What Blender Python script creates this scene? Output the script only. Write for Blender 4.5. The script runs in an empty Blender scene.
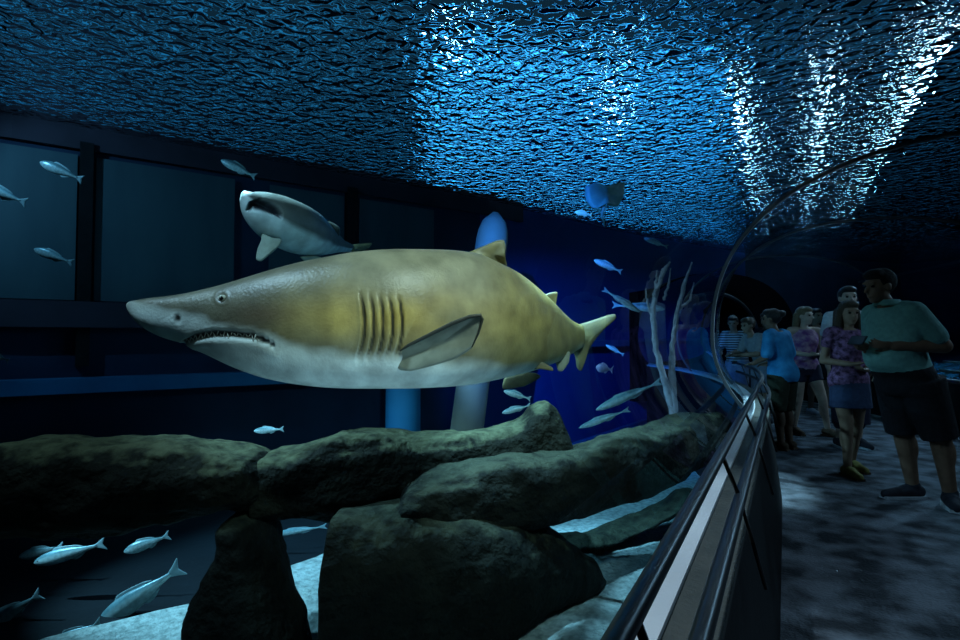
import bpy, bmesh, math, random
from mathutils import Vector, Matrix, noise
R = math.radians
Z_ = Vector((0, 0, 1))
random.seed(4)
scn = bpy.context.scene
COL = scn.collection
scn.view_settings.view_transform = 'Standard'
scn.view_settings.look = 'None'
scn.view_settings.exposure = 0.0
scn.view_settings.gamma = 1.0
scn.view_settings.use_curve_mapping = False

# ------------------------------------------------------------------ camera
F = 560.0
CAM = Vector((0, 0, 1.25))
cd = bpy.data.cameras.new('camera')
cam = bpy.data.objects.new('camera', cd)
COL.objects.link(cam)
cd.sensor_width = 36
cd.lens = 36 * F / 960
cd.clip_start = 0.02
cam.location = CAM
YAW, PITCH = math.atan(305 / F), math.atan(18 / F)
cam.rotation_euler = (R(90) + PITCH, 0, YAW)
scn.camera = cam
M3 = cam.rotation_euler.to_matrix()
RV, UV, FV = M3.col[0], M3.col[1], -M3.col[2]


def P(px, py, D):
    return CAM + D * ((px - 480) / F * RV + (320 - py) / F * UV + FV)


def G(px, py, z=0.0):
    d = (px - 480) / F * RV + (320 - py) / F * UV + FV
    return CAM + d * ((z - CAM.z) / d.z)


def proj(p):
    v = p - CAM
    d = v.dot(FV)
    return 480 + F * v.dot(RV) / d, 320 - F * v.dot(UV) / d, d


# ------------------------------------------------------------------ materials
def mat(name):
    m = bpy.data.materials.new(name)
    m.use_nodes = True
    m.node_tree.nodes.clear()
    return m, m.node_tree.nodes, m.node_tree.links


def pbr(name, col, col2=None, scale=6, rough=.6, metal=0, bump=0, bscale=None, detail=4, spec=.4, attr=None, coat=0,
        stretch=None, lo=.35, hi=.65):
    m, n, l = mat(name)
    o = n.new('ShaderNodeOutputMaterial')
    b = n.new('ShaderNodeBsdfPrincipled')
    l.new(b.outputs[0], o.inputs[0])
    b.inputs['Roughness'].default_value = rough
    b.inputs['Metallic'].default_value = metal
    b.inputs['Specular IOR Level'].default_value = spec
    b.inputs['Coat Weight'].default_value = coat
    tc = n.new('ShaderNodeTexCoord')
    vec = tc.outputs['Object']
    if stretch:
        mp = n.new('ShaderNodeMapping')
        mp.inputs['Scale'].default_value = stretch
        l.new(vec, mp.inputs[0])
        vec = mp.outputs[0]
    t = n.new('ShaderNodeTexNoise')
    t.inputs['Scale'].default_value = scale
    t.inputs['Detail'].default_value = detail
    l.new(vec, t.inputs['Vector'])
    if attr:
        a = n.new('ShaderNodeAttribute')
        a.attribute_name = attr
        mx = n.new('ShaderNodeMix')
        mx.data_type = 'RGBA'
        mx.blend_type = 'MULTIPLY'
        mx.inputs[0].default_value = 1
        cr = n.new('ShaderNodeValToRGB')
        cr.color_ramp.elements[0].position = .3
        cr.color_ramp.elements[1].position = .7
        cr.color_ramp.elements[0].color = (.62, .62, .62, 1)
        cr.color_ramp.elements[1].color = (1.15, 1.15, 1.15, 1)
        l.new(t.outputs[0], cr.inputs[0])
        l.new(a.outputs['Color'], mx.inputs[6])
        l.new(cr.outputs[0], mx.inputs[7])
        l.new(mx.outputs[2], b.inputs['Base Color'])
    else:
        cr = n.new('ShaderNodeValToRGB')
        cr.color_ramp.elements[0].position = lo
        cr.color_ramp.elements[1].position = hi
        cr.color_ramp.elements[0].color = (*col, 1)
        cr.color_ramp.elements[1].color = (*(col2 or col), 1)
        l.new(t.outputs[0], cr.inputs[0])
        l.new(cr.outputs[0], b.inputs['Base Color'])
    if bump:
        t2 = n.new('ShaderNodeTexNoise')
        t2.inputs['Scale'].default_value = bscale or scale * 4
        t2.inputs['Detail'].default_value = 5
        l.new(vec, t2.inputs['Vector'])
        bp = n.new('ShaderNodeBump')
        bp.inputs['Strength'].default_value = bump
        bp.inputs['Distance'].default_value = .02
        l.new(t2.outputs[0], bp.inputs['Height'])
        l.new(bp.outputs[0], b.inputs['Normal'])
    return m


def emit(name, col, s):
    m, n, l = mat(name)
    o = n.new('ShaderNodeOutputMaterial')
    e = n.new('ShaderNodeEmission')
    e.inputs[0].default_value = (*col, 1)
    e.inputs[1].default_value = s
    l.new(e.outputs[0], o.inputs[0])
    return m


WATER_COL, WATER_DEN = (.42, .78, .93), .10


def add_absorb(m):
    n, l = m.node_tree.nodes, m.node_tree.links
    o = [x for x in n if x.type == 'OUTPUT_MATERIAL'][0]
    v = n.new('ShaderNodeVolumeAbsorption')
    v.inputs['Color'].default_value = (*WATER_COL, 1)
    v.inputs['Density'].default_value = WATER_DEN
    l.new(v.outputs[0], o.inputs['Volume'])


def acrylic():
    m, n, l = mat('clear acrylic')
    o = n.new('ShaderNodeOutputMaterial')
    mx = n.new('ShaderNodeMixShader')
    tr = n.new('ShaderNodeBsdfTransparent')
    tr.inputs[0].default_value = (.93, .96, .97, 1)
    gl = n.new('ShaderNodeBsdfGlossy')
    gl.inputs['Roughness'].default_value = .015
    gl.inputs['Color'].default_value = (.9, .95, 1, 1)
    lw = n.new('ShaderNodeFresnel')
    lw.inputs['IOR'].default_value = 1.38
    ge = n.new('ShaderNodeNewGeometry')
    # same reflection on both faces of the sheet
    sub = n.new('ShaderNodeMath')
    sub.operation = 'MULTIPLY_ADD'
    sub.inputs[1].default_value = (1 / 1.38 - 1.38)
    sub.inputs[2].default_value = 1.38
    l.new(ge.outputs['Backfacing'], sub.inputs[0])
    inv = n.new('ShaderNodeMath')
    inv.operation = 'MULTIPLY'
    inv.inputs[1].default_value = .75
    l.new(lw.outputs[0], inv.inputs[0])
    l.new(inv.outputs[0], mx.inputs[0])
    l.new(tr.outputs[0], mx.inputs[1])
    l.new(gl.outputs[0], mx.inputs[2])
    l.new(mx.outputs[0], o.inputs[0])
    add_absorb(m)
    return m


def water_mat():
    m, n, l = mat('rippled water')
    o = n.new('ShaderNodeOutputMaterial')
    g = n.new('ShaderNodeBsdfGlass')
    g.inputs['IOR'].default_value = 1.07
    g.inputs['Roughness'].default_value = 0
    tc = n.new('ShaderNodeTexCoord')
    t = n.new('ShaderNodeTexNoise')
    t.inputs['Scale'].default_value = 8.0
    t.inputs['Detail'].default_value = 1.2
    t.inputs['Roughness'].default_value = .55
    t.inputs['Distortion'].default_value = .6
    l.new(tc.outputs['Object'], t.inputs['Vector'])
    b = n.new('ShaderNodeBump')
    b.inputs['Strength'].default_value = 1
    b.inputs['Distance'].default_value = .085
    l.new(t.outputs[0], b.inputs['Height'])
    l.new(b.outputs[0], g.inputs['Normal'])
    l.new(g.outputs[0], o.inputs[0])
    add_absorb(m)
    return m


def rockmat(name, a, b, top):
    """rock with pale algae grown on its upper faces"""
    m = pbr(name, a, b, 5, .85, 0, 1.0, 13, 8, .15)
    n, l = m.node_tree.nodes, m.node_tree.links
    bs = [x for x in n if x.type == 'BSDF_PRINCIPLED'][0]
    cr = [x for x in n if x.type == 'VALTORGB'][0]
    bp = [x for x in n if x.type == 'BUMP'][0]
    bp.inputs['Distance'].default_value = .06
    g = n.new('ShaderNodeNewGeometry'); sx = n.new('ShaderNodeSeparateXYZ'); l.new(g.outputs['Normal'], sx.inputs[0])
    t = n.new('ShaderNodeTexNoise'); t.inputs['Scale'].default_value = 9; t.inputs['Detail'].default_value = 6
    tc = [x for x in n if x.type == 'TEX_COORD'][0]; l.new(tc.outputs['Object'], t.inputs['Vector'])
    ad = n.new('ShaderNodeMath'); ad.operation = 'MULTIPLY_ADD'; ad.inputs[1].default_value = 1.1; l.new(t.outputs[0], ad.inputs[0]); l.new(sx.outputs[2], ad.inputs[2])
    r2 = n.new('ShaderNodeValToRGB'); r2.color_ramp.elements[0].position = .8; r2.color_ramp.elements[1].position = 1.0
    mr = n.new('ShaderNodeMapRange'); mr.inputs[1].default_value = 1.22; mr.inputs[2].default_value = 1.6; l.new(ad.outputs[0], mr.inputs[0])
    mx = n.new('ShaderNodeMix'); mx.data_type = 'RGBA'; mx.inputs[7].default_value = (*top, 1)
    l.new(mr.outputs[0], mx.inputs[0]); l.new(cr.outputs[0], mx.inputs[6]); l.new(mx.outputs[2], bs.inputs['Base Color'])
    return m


MT = {
    'acrylic': acrylic(),
    'water': water_mat(),
    'black': pbr('black paint', (.006, .006, .007), (.011, .011, .012), 8, .6, 0, .1, spec=.12),
    'tube': pbr('black steel tube', (.010, .010, .011), (.016, .016, .018), 20, .33, 0, 0, spec=.35),
    'white': pbr('white trim', (.62, .64, .68), (.74, .76, .8), 3, .45, 0, .15, 30),
    'ledge': pbr('dark ledge', (.05, .055, .05), (.075, .078, .07), 9, .7, 0, .3, 60),
    'carpet': pbr('worn walkway carpet', (.03, .035, .045), (.23, .255, .3), 4.2, .85, 0, .8, 60, 10, lo=.4, hi=.62),  # wear and the light patches on the floor both put into the mottling
    'seam': pbr('acrylic seam', (.07, .075, .085), (.13, .14, .16), 5, .4),
    'darkwall': pbr('tank wall paint', (.008, .02, .05), (.014, .032, .07), 1.2, .8, 0, .2, 12),
    'bluewall': pbr('deep blue tank paint', (.006, .05, .22), (.008, .07, .28), .6, .8, 0, .1, 10),  # blue glow of the lit water put into the wall colour
    'panel': pbr('grey green wall panel', (.045, .075, .09), (.065, .1, .115), 2.5, .7, 0, .1, 20, stretch=(1, 1, .25)),
    'maroon': pbr('dark reddish ledge', (.035, .02, .03), (.05, .03, .045), 2, .8, 0, .2),
    'curb': pbr('blue kerb', (.015, .12, .25), (.02, .16, .32), 2, .7, 0, .1),
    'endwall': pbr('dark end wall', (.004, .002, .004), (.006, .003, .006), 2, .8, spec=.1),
    'sand': pbr('pale sand', (.30, .36, .34), (.68, .74, .7), 16, .9, 0, 1.0, 34, 8, lo=.3, hi=.6),
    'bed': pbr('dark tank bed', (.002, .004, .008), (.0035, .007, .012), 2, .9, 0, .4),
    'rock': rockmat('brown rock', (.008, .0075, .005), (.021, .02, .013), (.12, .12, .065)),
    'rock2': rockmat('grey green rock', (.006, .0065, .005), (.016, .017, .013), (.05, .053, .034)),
    'column': pbr('blue column paint', (.02, .16, .3), (.03, .2, .36), 2, .6),
    'lilac': pbr('lilac stone', (.3, .2, .14), (.36, .25, .18), 3, .7),
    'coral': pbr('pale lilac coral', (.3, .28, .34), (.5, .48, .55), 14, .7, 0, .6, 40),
    'shark': pbr('shark skin', None, None, 7, .42, 0, .18, 60, 6, .5, 'skin'),
    'fin': pbr('shark fin', (.14, .13, .08), (.24, .21, .1), 9, .45, 0, .1, 60),
    'finpale': pbr('pectoral fin', (.26, .28, .22), (.36, .38, .3), 9, .45, 0, .1, 60),
    'findark': pbr('fin rim', (.06, .062, .05), None, 9, .5),
    'tooth': pbr('tooth', (.42, .44, .4), None, 9, .3),
    'eye': pbr('eye ring', (.5, .52, .42), (.6, .6, .5), 60, .15),
    'pupil': pbr('pupil', (.01, .012, .01), None, 9, .08),
    'gum': pbr('mouth lining', (.02, .022, .024), (.03, .03, .03), 20, .6),
    'fish': pbr('silver fish', None, None, 14, .35, .1, 0, 60, 4, .6, 'skin'),
    'fishfin': pbr('fish fin', (.3, .42, .45), (.4, .52, .55), 14, .4),
    'ray': pbr('ray skin', (.12, .3, .3), (.18, .38, .36), 7, .5),
    'cream': pbr('cream fish', (.55, .6, .42), (.65, .68, .5), 9, .4),
    'mauve': pbr('mauve fish', (.3, .27, .5), (.38, .34, .6), 9, .4),
}
for k, a, b in (('skin', (.34, .2, .13), (.4, .25, .17)), ('skindark', (.2, .11, .07), (.25, .14, .09)),
                ('skinlight', (.55, .36, .27), (.62, .42, .33))):
    MT[k] = pbr(k, a, b, 20, .55)
for k, a, b in (('hair', (.012, .009, .008), (.025, .018, .014)), ('hairbrown', (.06, .035, .02), (.12, .07, .04)),
                ('hairfair', (.16, .1, .05), (.26, .17, .09))):
    MT[k] = pbr(k, a, b, 40, .45, 0, .6, 60, stretch=(6, 6, 1))


def cloth(k, a, b=None, scale=30):
    MT[k] = pbr(k, a, b or tuple(x * 1.25 for x in a), scale, .85, 0, .5, 22)


cloth('capblack', (.003, .003, .004)); cloth('polo', (.17, .37, .34)); cloth('shorts', (.006, .006, .010)); cloth('sneaker', (.015, .016, .025))
cloth('sole', (.4, .42, .46)); cloth('denim', (.04, .06, .13)); cloth('floral', (.05, .02, .05), (.42, .2, .4), 26)
cloth('yellow', (.3, .25, .07)); cloth('purple', (.2, .06, .22), (.5, .28, .35), 16); cloth('navy', (.02, .018, .04))
cloth('bluetop', (.02, .24, .55), (.06, .42, .8), 8); cloth('khaki', (.035, .035, .02)); cloth('greytop', (.3, .31, .33))
cloth('whitetop', (.65, .66, .7)); cloth('sandal', (.14, .08, .05)); cloth('darktop', (.02, .02, .03))
cloth('greyjean', (.2, .22, .28))
m_, n_, l_ = mat('striped cloth')
_o = n_.new('ShaderNodeOutputMaterial'); _b = n_.new('ShaderNodeBsdfPrincipled'); _t = n_.new('ShaderNodeTexCoord')
_w = n_.new('ShaderNodeTexWave'); _w.bands_direction = 'Z'; _w.inputs['Scale'].default_value = 8; _w.inputs['Distortion'].default_value = 1
_r = n_.new('ShaderNodeValToRGB'); _r.color_ramp.elements[0].position = .45; _r.color_ramp.elements[1].position = .55
_r.color_ramp.elements[0].color = (.015, .015, .02, 1); _r.color_ramp.elements[1].color = (.5, .5, .52, 1)
l_.new(_t.outputs['Object'], _w.inputs[0]); l_.new(_w.outputs[0], _r.inputs[0]); l_.new(_r.outputs[0], _b.inputs[0]); l_.new(_b.outputs[0], _o.inputs[0])
MT['striped'] = m_


# ------------------------------------------------------------------ mesh helpers
def link(name, bm, m, parent=None, smooth=True, origin=None):
    me = bpy.data.meshes.new(name)
    if origin is not None:
        bmesh.ops.translate(bm, verts=bm.verts, vec=-Vector(origin))
    bm.to_mesh(me)
    bm.free()
    if smooth:
        me.polygons.foreach_set('use_smooth', [True] * len(me.polygons))
    if m is not None:
        me.materials.append(MT[m] if isinstance(m, str) else m)
    o = bpy.data.objects.new(name, me)
    COL.objects.link(o)
    if origin is not None:
        o.location = origin
    if parent is not None:
        o.parent = parent
        o.matrix_parent_inverse = Matrix.Translation(parent.location).inverted() if parent.rotation_euler.z == 0 else parent.matrix_basis.inverted()
    return o


def tag(o, label, cat, group=None, kind=None):
    if label: o['label'] = label
    if cat: o['category'] = cat
    if group: o['group'] = group
    if kind: o['kind'] = kind
    return o


def struct(o):
    o['kind'] = 'structure'
    return o


def empty(name, loc=(0, 0, 0)):
    o = bpy.data.objects.new(name, None)
    o.empty_display_size = .1
    o.location = loc
    COL.objects.link(o)
    return o


def bridge(bm, rings, cap=True, closed=True):
    n = len(rings[0])
    vs = [[bm.verts.new(p) for p in r] for r in rings]
    for a, b in zip(vs, vs[1:]):
        for i in range(n if closed else n - 1):
            j = (i + 1) % n
            bm.faces.new((a[i], a[j], b[j], b[i]))
    if cap and closed:
        bm.faces.new(list(reversed(vs[0])))
        bm.faces.new(vs[-1])
    return vs


def frame(d, up=(0, 0, 1)):
    d = d.normalized()
    u = Vector(up)
    if abs(d.dot(u)) > .98:
        u = Vector((0, 1, 0))
    s = d.cross(u).normalized()
    return s, s.cross(d).normalized()


def tube(bm, pts, rad, n=12, cap=True):
    pts = [Vector(p) for p in pts]
    rr = rad if isinstance(rad, (list, tuple)) else [rad] * len(pts)
    rings = []
    s0 = None
    for i, p in enumerate(pts):
        d = pts[min(i + 1, len(pts) - 1)] - pts[max(i - 1, 0)]
        if s0 is None:
            s, u = frame(d)
        else:
            u = s0.cross(d).normalized()
            s = d.cross(u).normalized()
        s0 = s
        rings.append([p + rr[i] * (math.cos(2 * math.pi * k / n) * s + math.sin(2 * math.pi * k / n) * u) for k in range(n)])
    bridge(bm, rings, cap)


def capsule(bm, a, b, ra, rb, n=14):
    a, b = Vector(a), Vector(b)
    d = (b - a)
    if d.length < 1e-6: d = Vector((0, 0, 1e-4))
    dn = d.normalized()
    pts, rr = [], []
    for t in (80, 55, 30):
        pts.append(a - dn * ra * math.sin(R(t))); rr.append(ra * math.cos(R(t)))
    for t in (0, .5, 1):
        pts.append(a.lerp(b, t)); rr.append(ra + (rb - ra) * t)
    for t in (30, 55, 80):
        pts.append(b + dn * rb * math.sin(R(t))); rr.append(rb * math.cos(R(t)))
    tube(bm, pts, rr, n)


def ellipsoid(bm, c, r, rot=None, seg=20):
    mx = Matrix.Translation(Vector(c)) @ (rot.to_4x4() if rot else Matrix()) @ Matrix.Diagonal((*r, 1))
    bmesh.ops.create_uvsphere(bm, u_segments=seg, v_segments=seg // 2 + 2, radius=1, matrix=mx)


def box(bm, lo, hi):
    mx = Matrix.Translation((Vector(lo) + Vector(hi)) / 2) @ Matrix.Diagonal((*(Vector(hi) - Vector(lo)), 1))
    bmesh.ops.create_cube(bm, size=1, matrix=mx)


def lerp_tab(tab, x):
    """piecewise smooth (monotone cosine-free) interpolation"""
    if x <= tab[0][0]: return tab[0][1]
    if x >= tab[-1][0]: return tab[-1][1]
    n = len(tab)
    for i in range(n - 1):
        if tab[i][0] <= x <= tab[i + 1][0]:
            x0, y0 = tab[i]; x1, y1 = tab[i + 1]
            h = x1 - x0
            def sl(k):
                if k <= 0 or k >= n - 1:
                    a, b = (0, 1) if k <= 0 else (n - 2, n - 1)
                    return (tab[b][1] - tab[a][1]) / (tab[b][0] - tab[a][0])
                da = (tab[k][1] - tab[k - 1][1]) / (tab[k][0] - tab[k - 1][0])
                db = (tab[k + 1][1] - tab[k][1]) / (tab[k + 1][0] - tab[k][0])
                return 0 if da * db <= 0 else 2 * da * db / (da + db)
            m0, m1 = sl(i), sl(i + 1)
            t = (x - x0) / h
            return ((2 * t ** 3 - 3 * t * t + 1) * y0 + (t ** 3 - 2 * t * t + t) * h * m0 +
                    (-2 * t ** 3 + 3 * t * t) * y1 + (t ** 3 - t * t) * h * m1)


def remeshed(o, voxel, it=4, fac=.5):
    md = o.modifiers.new('r', 'REMESH')
    md.mode = 'VOXEL'
    md.voxel_size = voxel
    md.use_smooth_shade = True
    sm = o.modifiers.new('s', 'SMOOTH')
    sm.iterations = it
    sm.factor = fac
    dg = bpy.context.evaluated_depsgraph_get()
    me = bpy.data.meshes.new_from_object(o.evaluated_get(dg))
    mats = list(o.data.materials)
    old = o.data
    o.modifiers.clear()
    o.data = me
    bpy.data.meshes.remove(old)
    me.name = o.name
    if not me.materials:
        for x in mats: me.materials.append(x)
    me.polygons.foreach_set('use_smooth', [True] * len(me.polygons))
    return o


# ------------------------------------------------------------------ tunnel sweep
K = .926
XC = 1.38 * K            # tunnel axis
S0, RB = 4.7, 15.0       # straight until S0, then bends left
SEND = 13.6


def path(s, lat, z):
    if s <= S0:
        return Vector((lat, s, z))
    a = (s - S0) / RB
    c = Vector((XC - RB * (1 - math.cos(a)), S0 + RB * math.sin(a), 0))
    nrm = Vector((math.cos(a), math.sin(a), 0))
    return c + nrm * (lat - XC) + Vector((0, 0, z))


def sgrid(a, b, step=.25):
    n = max(1, round((b - a) / step))
    return [a + (b - a) * i / n for i in range(n + 1)]


def sweep(name, prof, a, b, m, closed=True, parent=None, smooth=False, step=.25):
    bm = bmesh.new()
    rings = [[path(s, la, z) for la, z in prof] for s in sgrid(a, b, step)]
    bridge(bm, rings, closed, closed)
    bmesh.ops.recalc_face_normals(bm, faces=bm.faces) if closed else None
    return link(name, bm, m, parent, smooth)


def rect(l0, l1, z0, z1):
    return [(l0, z0), (l1, z0), (l1, z1), (l0, z1)]


FL0, FL1 = -.04 * K, 2.8 * K
ZS = -.95                # sand level
ZL = .72 * K             # ledge level
struct(sweep('floor', rect(FL0 - .02, FL1 + .02, -.12, 0), -2.5, SEND + .2, 'carpet'))
# left plinth below the ledge: dark leaning front panel, ledge top, white trim
GL = -.315 * K
struct(sweep('wall_left', [(FL0, 0), (FL0 - .06, -.1), (FL0 - .06, ZS - .1), (GL - .02, ZS - .1), (GL - .02, ZL - .05), (GL + .02, ZL - .01), (-.127 * K, ZL - .01)], -2.5, SEND, 'black'))
struct(sweep('trim_1', rect(-.237 * K, -.125 * K, ZL - .015, ZL + .004), -2.5, SEND, 'ledge'))
struct(sweep('trim_2', rect(GL - .015, -.237 * K, ZL - .015, ZL + .018), -2.5, SEND, 'white'))
# right plinth
RL = FL1 + .24 * K
struct(sweep('wall_right', [(FL1, 0), (FL1 + .1, ZL - .02), (RL + .1, ZL - .02), (RL + .1, ZS - .1), (FL1 + .06, ZS - .1), (FL1 + .06, -.1)], -2.5, SEND, 'black'))
struct(sweep('trim_3', rect(FL1 + .17, RL + .015, ZL - .015, ZL + .02), -2.5, SEND, 'white'))

# acrylic tube
HW, ZC, HT, HB = 1.93 * K, 1.35 * K, 1.5 * K, 1.23 * K


def arch(t, grow=0):
    """t 0..1 from the left ledge over the top to the right ledge"""
    a0 = math.asin((ZC - ZL) / HB)
    a = math.pi + a0 - t * (math.pi + 2 * a0)
    c, s = math.cos(a), math.sin(a)
    e = 2 / 2.3
    if s >= 0:
        x = math.copysign(abs(c) ** e, c); z = s ** e * (HT + grow)
    else:
        x = c; z = s * (HB + grow)
    return XC + x * (HW + grow), ZC + z


bm = bmesh.new()
rings = [[path(s, *arch(i / 72)) for i in range(73)] for s in sgrid(-2.5, SEND, .2)]
bridge(bm, rings, False, False)
bmesh.ops.recalc_face_normals(bm, faces=bm.faces)
bm.faces.ensure_lookup_table()
f0 = bm.faces[len(bm.faces) // 2]
if f0.normal.dot(Vector((XC, f0.calc_center_median().y, ZC)) - f0.calc_center_median()) < 0:
    bmesh.ops.reverse_faces(bm, faces=bm.faces)
tun = struct(link('window_1', bm, 'acrylic'))
# seam rings
for k, (s, w) in enumerate(((5.0 * K + .2, .022), (7.9, .02), (10.9, .02))):
    bm = bmesh.new()
    rings = []
    for i in range(97):
        t = i / 96
        la, z = arch(t, -.012)
        lb, zb = arch(t, .012)
        rings.append([path(s - w, la, z), path(s + w, la, z), path(s + w, lb, zb), path(s - w, lb, zb)])
    bridge(bm, rings)
    bmesh.ops.recalc_face_normals(bm, faces=bm.faces)
    struct(link('trim_%d' % (4 + k), bm, 'seam', None, False))
# end wall with a dark arched doorway
bm = bmesh.new()
NP = 64


def portal(t, grow=0):
    a = math.pi * (1 - t)
    return XC - .1 + math.cos(a) * (1.02 + grow), 1.2 + math.sin(a) * (1.02 + grow)


outer = [path(SEND, *arch(i / NP, .02)) for i in range(NP + 1)]
inner = [path(SEND, *portal(i / NP)) for i in range(NP + 1)]
outer = [path(SEND, XC - 1.9, -.1)] + outer + [path(SEND, XC + 1.9, -.1)]
inner = [path(SEND, XC - 1.12, -.1)] + inner + [path(SEND, XC + .92, -.1)]
off = path(SEND + .2, 0, 0) - path(SEND, 0, 0)
prof = [[a, b, b + off, a + off] for a, b in zip(outer, inner)]
bridge(bm, prof)
bmesh.ops.recalc_face_normals(bm, faces=bm.faces)
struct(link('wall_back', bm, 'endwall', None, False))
bm = bmesh.new()
tube(bm, [path(SEND - .03, XC - 1.12, 0)] + [path(SEND - .03, *portal(i / 40)) for i in range(41)] + [path(SEND - .03, XC + .92, 0)], .035, 8)
struct(link('trim_7', bm, 'seam'))
bm = bmesh.new()   # dark passage beyond
rings = [[path(s, XC - 1.25, -.1), path(s, XC - 1.25, 2.35), path(s, XC + 1.1, 2.35), path(s, XC + 1.1, -.1)] for s in (SEND + .21, SEND + 1, SEND + 1.8)]
bridge(bm, rings, False)
bm.faces.new([bm.verts.new(p) for p in rings[-1]])
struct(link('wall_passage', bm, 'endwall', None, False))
bm = bmesh.new()
box(bm, (-6, -2.8, -1.2), (6, -2.55, 4.2))
struct(link('wall_behind', bm, 'darkwall', None, False))


# ------------------------------------------------------------------ railings
def railing(label, side, s_end):
    root = empty('railing', path(1, side(0), 0))
    tag(root, label, 'railing')
    def rail(name, la, z, r):
        bm = bmesh.new()
        tube(bm, [path(s, side(la), z) for s in sgrid(-2.4, s_end, .2)], r, 16)
        link(name, bm, 'tube', root)
    zt, zb = 1.0 * K, .87 * K
    lt, lb = .176 * K, .126 * K
    rail('top_rail', lt, zt, .0145)
    rail('lower_rail', lb, zb, .0165)
    s = .68
    while s < s_end:
        bm = bmesh.new()
        tube(bm, [path(s, side(lt), zt), path(s, side(lb), zb)], .006, 10)
        link('post', bm, 'tube', root)
        bm = bmesh.new()
        tube(bm, [path(s, side(lb), zb), path(s, side(.06 * K), .617 * K)], .0055, 10)
        link('brace', bm, 'tube', root)
        s += 1.04
    return root


railing('black tube handrail along the tank edge at the left of the walkway', lambda a: -a, 8.6)
railing('black tube handrail behind the man in the green polo', lambda a: FL1 + a, 9.5)

# ------------------------------------------------------------------ tank shell
ZW = 3.9                 # water surface
top = [(-520, 40, 5.2), (0, 115, 6.65), (480, 200, 10.75), (620, 232, 14.0), (745, 250, 17.5), (900, 250, 20), (1150, 250, 16)]
wl = []
for px, py, D in top:
    p = P(px, py, D)
    wl.append(Vector((p.x, p.y, 0)))
wl = [Vector((-9.5, -4, 0))] + wl + [Vector((9, 6, 0)), Vector((8, -4, 0))]


def wallpt(px, off=0.0):
    """point of the far wall seen at column px, off metres in front of it"""
    d = (px - 480) / F * RV + FV
    d = Vector((d.x, d.y, 0))
    for a, b in zip(wl, wl[1:]):
        e = b - a
        den = d.x * e.y - d.y * e.x
        if abs(den) < 1e-9: continue
        t = (a.x * e.y - a.y * e.x) / den
        u = (a.x * d.y - a.y * d.x) / den
        if t > 0 and -1e-6 <= u <= 1 + 1e-6:
            nrm = Vector((e.y, -e.x, 0)).normalized()
            return d * t + nrm * off, nrm
    raise ValueError(px)


def zat(px, py):
    p, _ = wallpt(px)
    D = (p + Vector((0, 0, CAM.z)) - CAM).dot(FV)
    return P(px, py, D).z


def wallstrip(name, i0, i1, m):
    bm = bmesh.new()
    a = wl[i0:i1 + 1]
    vs = [(bm.verts.new(p + Vector((0, 0, ZS - .15))), bm.verts.new(p + Vector((0, 0, ZW + .05)))) for p in a]
    for q, r_ in zip(vs, vs[1:]):
        bm.faces.new((q[0], r_[0], r_[1], q[1]))
    return struct(link(name, bm, m, None, False))


wallstrip('wall_tank_side', 0, 3, 'darkwall')
wallstrip('wall_tank_far', 3, 5, 'bluewall')
wallstrip('wall_tank_right', 5, 9, 'darkwall')


def wallbox(name, x0, x1, z0, z1, depth, m, n=8):
    bm = bmesh.new()
    rings = []
    for i in range(n + 1):
        p, nr = wallpt(x0 + (x1 - x0) * i / n)
        q = p + nr * depth
        rings.append([Vector((p.x, p.y, z0)), Vector((q.x, q.y, z0)), Vector((q.x, q.y, z1)), Vector((p.x, p.y, z1))])
    bridge(bm, rings)
    bmesh.ops.recalc_face_normals(bm, faces=bm.faces)
    return struct(link(name, bm, m, None, False))


k = 8
for x0, x1 in ((-140, 74), (93, 232), (268, 342), (357, 432)):
    wallbox('wall_panel_%d' % k, x0, x1, 1.72, 3.55, .06, 'panel'); k += 1
wallbox('trim_8', 76, 90, .9, 3.7, .16, 'black', 1)
wallbox('trim_9', 344, 354, 1.3, 3.7, .12, 'black', 1)
wallbox('trim_10', -300, 480, 1.38, 1.70, .22, 'maroon', 24)
wallbox('trim_11', -300, 470, .58, .76, .3, 'curb', 24)
wallbox('trim_12', 500, 740, 1.05, 1.2, .25, 'curb', 16)
wallbox('trim_13', -300, 520, 3.62, 3.95, .1, 'maroon', 24)

bm = bmesh.new()      # blue strip added for the lit far edge of the sand
rings = []
for px, py in ((548, 462), (570, 453), (605, 440), (640, 427), (680, 412), (722, 397)):
    q = G(px, py, ZS)
    d = Vector((q.x, q.y, 0)).normalized()
    rings.append([q - Z_ * .1, q - Z_ * .1 + d * .35, q + Z_ * .12 + d * .35, q + Z_ * .12])
bridge(bm, rings)
bmesh.ops.recalc_face_normals(bm, faces=bm.faces)
struct(link('trim_14', bm, 'curb', None, False))
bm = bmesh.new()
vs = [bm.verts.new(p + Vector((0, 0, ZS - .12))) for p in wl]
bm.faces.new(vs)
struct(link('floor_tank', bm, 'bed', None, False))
# sand bank
edge = [(-260, 800), (45, 640), (118, 622), (190, 603), (312, 560), (440, 505), (570, 452), (640, 425), (720, 396), (735, 385)]
L = [G(a, b, ZS) for a, b in edge]
L = [Vector((-5.2, -2, ZS))] + L[1:]
fine = []
for a, b in zip(L, L[1:]):
    n = max(1, int((b - a).length / .25))
    for i in range(n):
        p = a.lerp(b, i / n)
        fine.append(p + Vector((noise.noise(p * 2.1), noise.noise(p * 2.1 + Vector((9, 9, 9))), 0)) * .06)
fine.append(L[-1])
bm = bmesh.new()
rows = []
NR = 26
for i, p in enumerate(fine):
    # matching point at the plinth
    s = -2 + (SEND - .4 + 2) * i / (len(fine) - 1)
    q = path(s, GL - .1, ZS)
    row = [Vector((p.x, p.y, ZS - .13))]
    for j in range(NR + 1):
        v = p.lerp(q, j / NR)
        v.z = ZS + .05 * noise.noise(v * 1.6) + .02 * noise.noise(v * 5)
        row.append(v)
    rows.append(row)
bridge(bm, rows, False, False)
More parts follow.
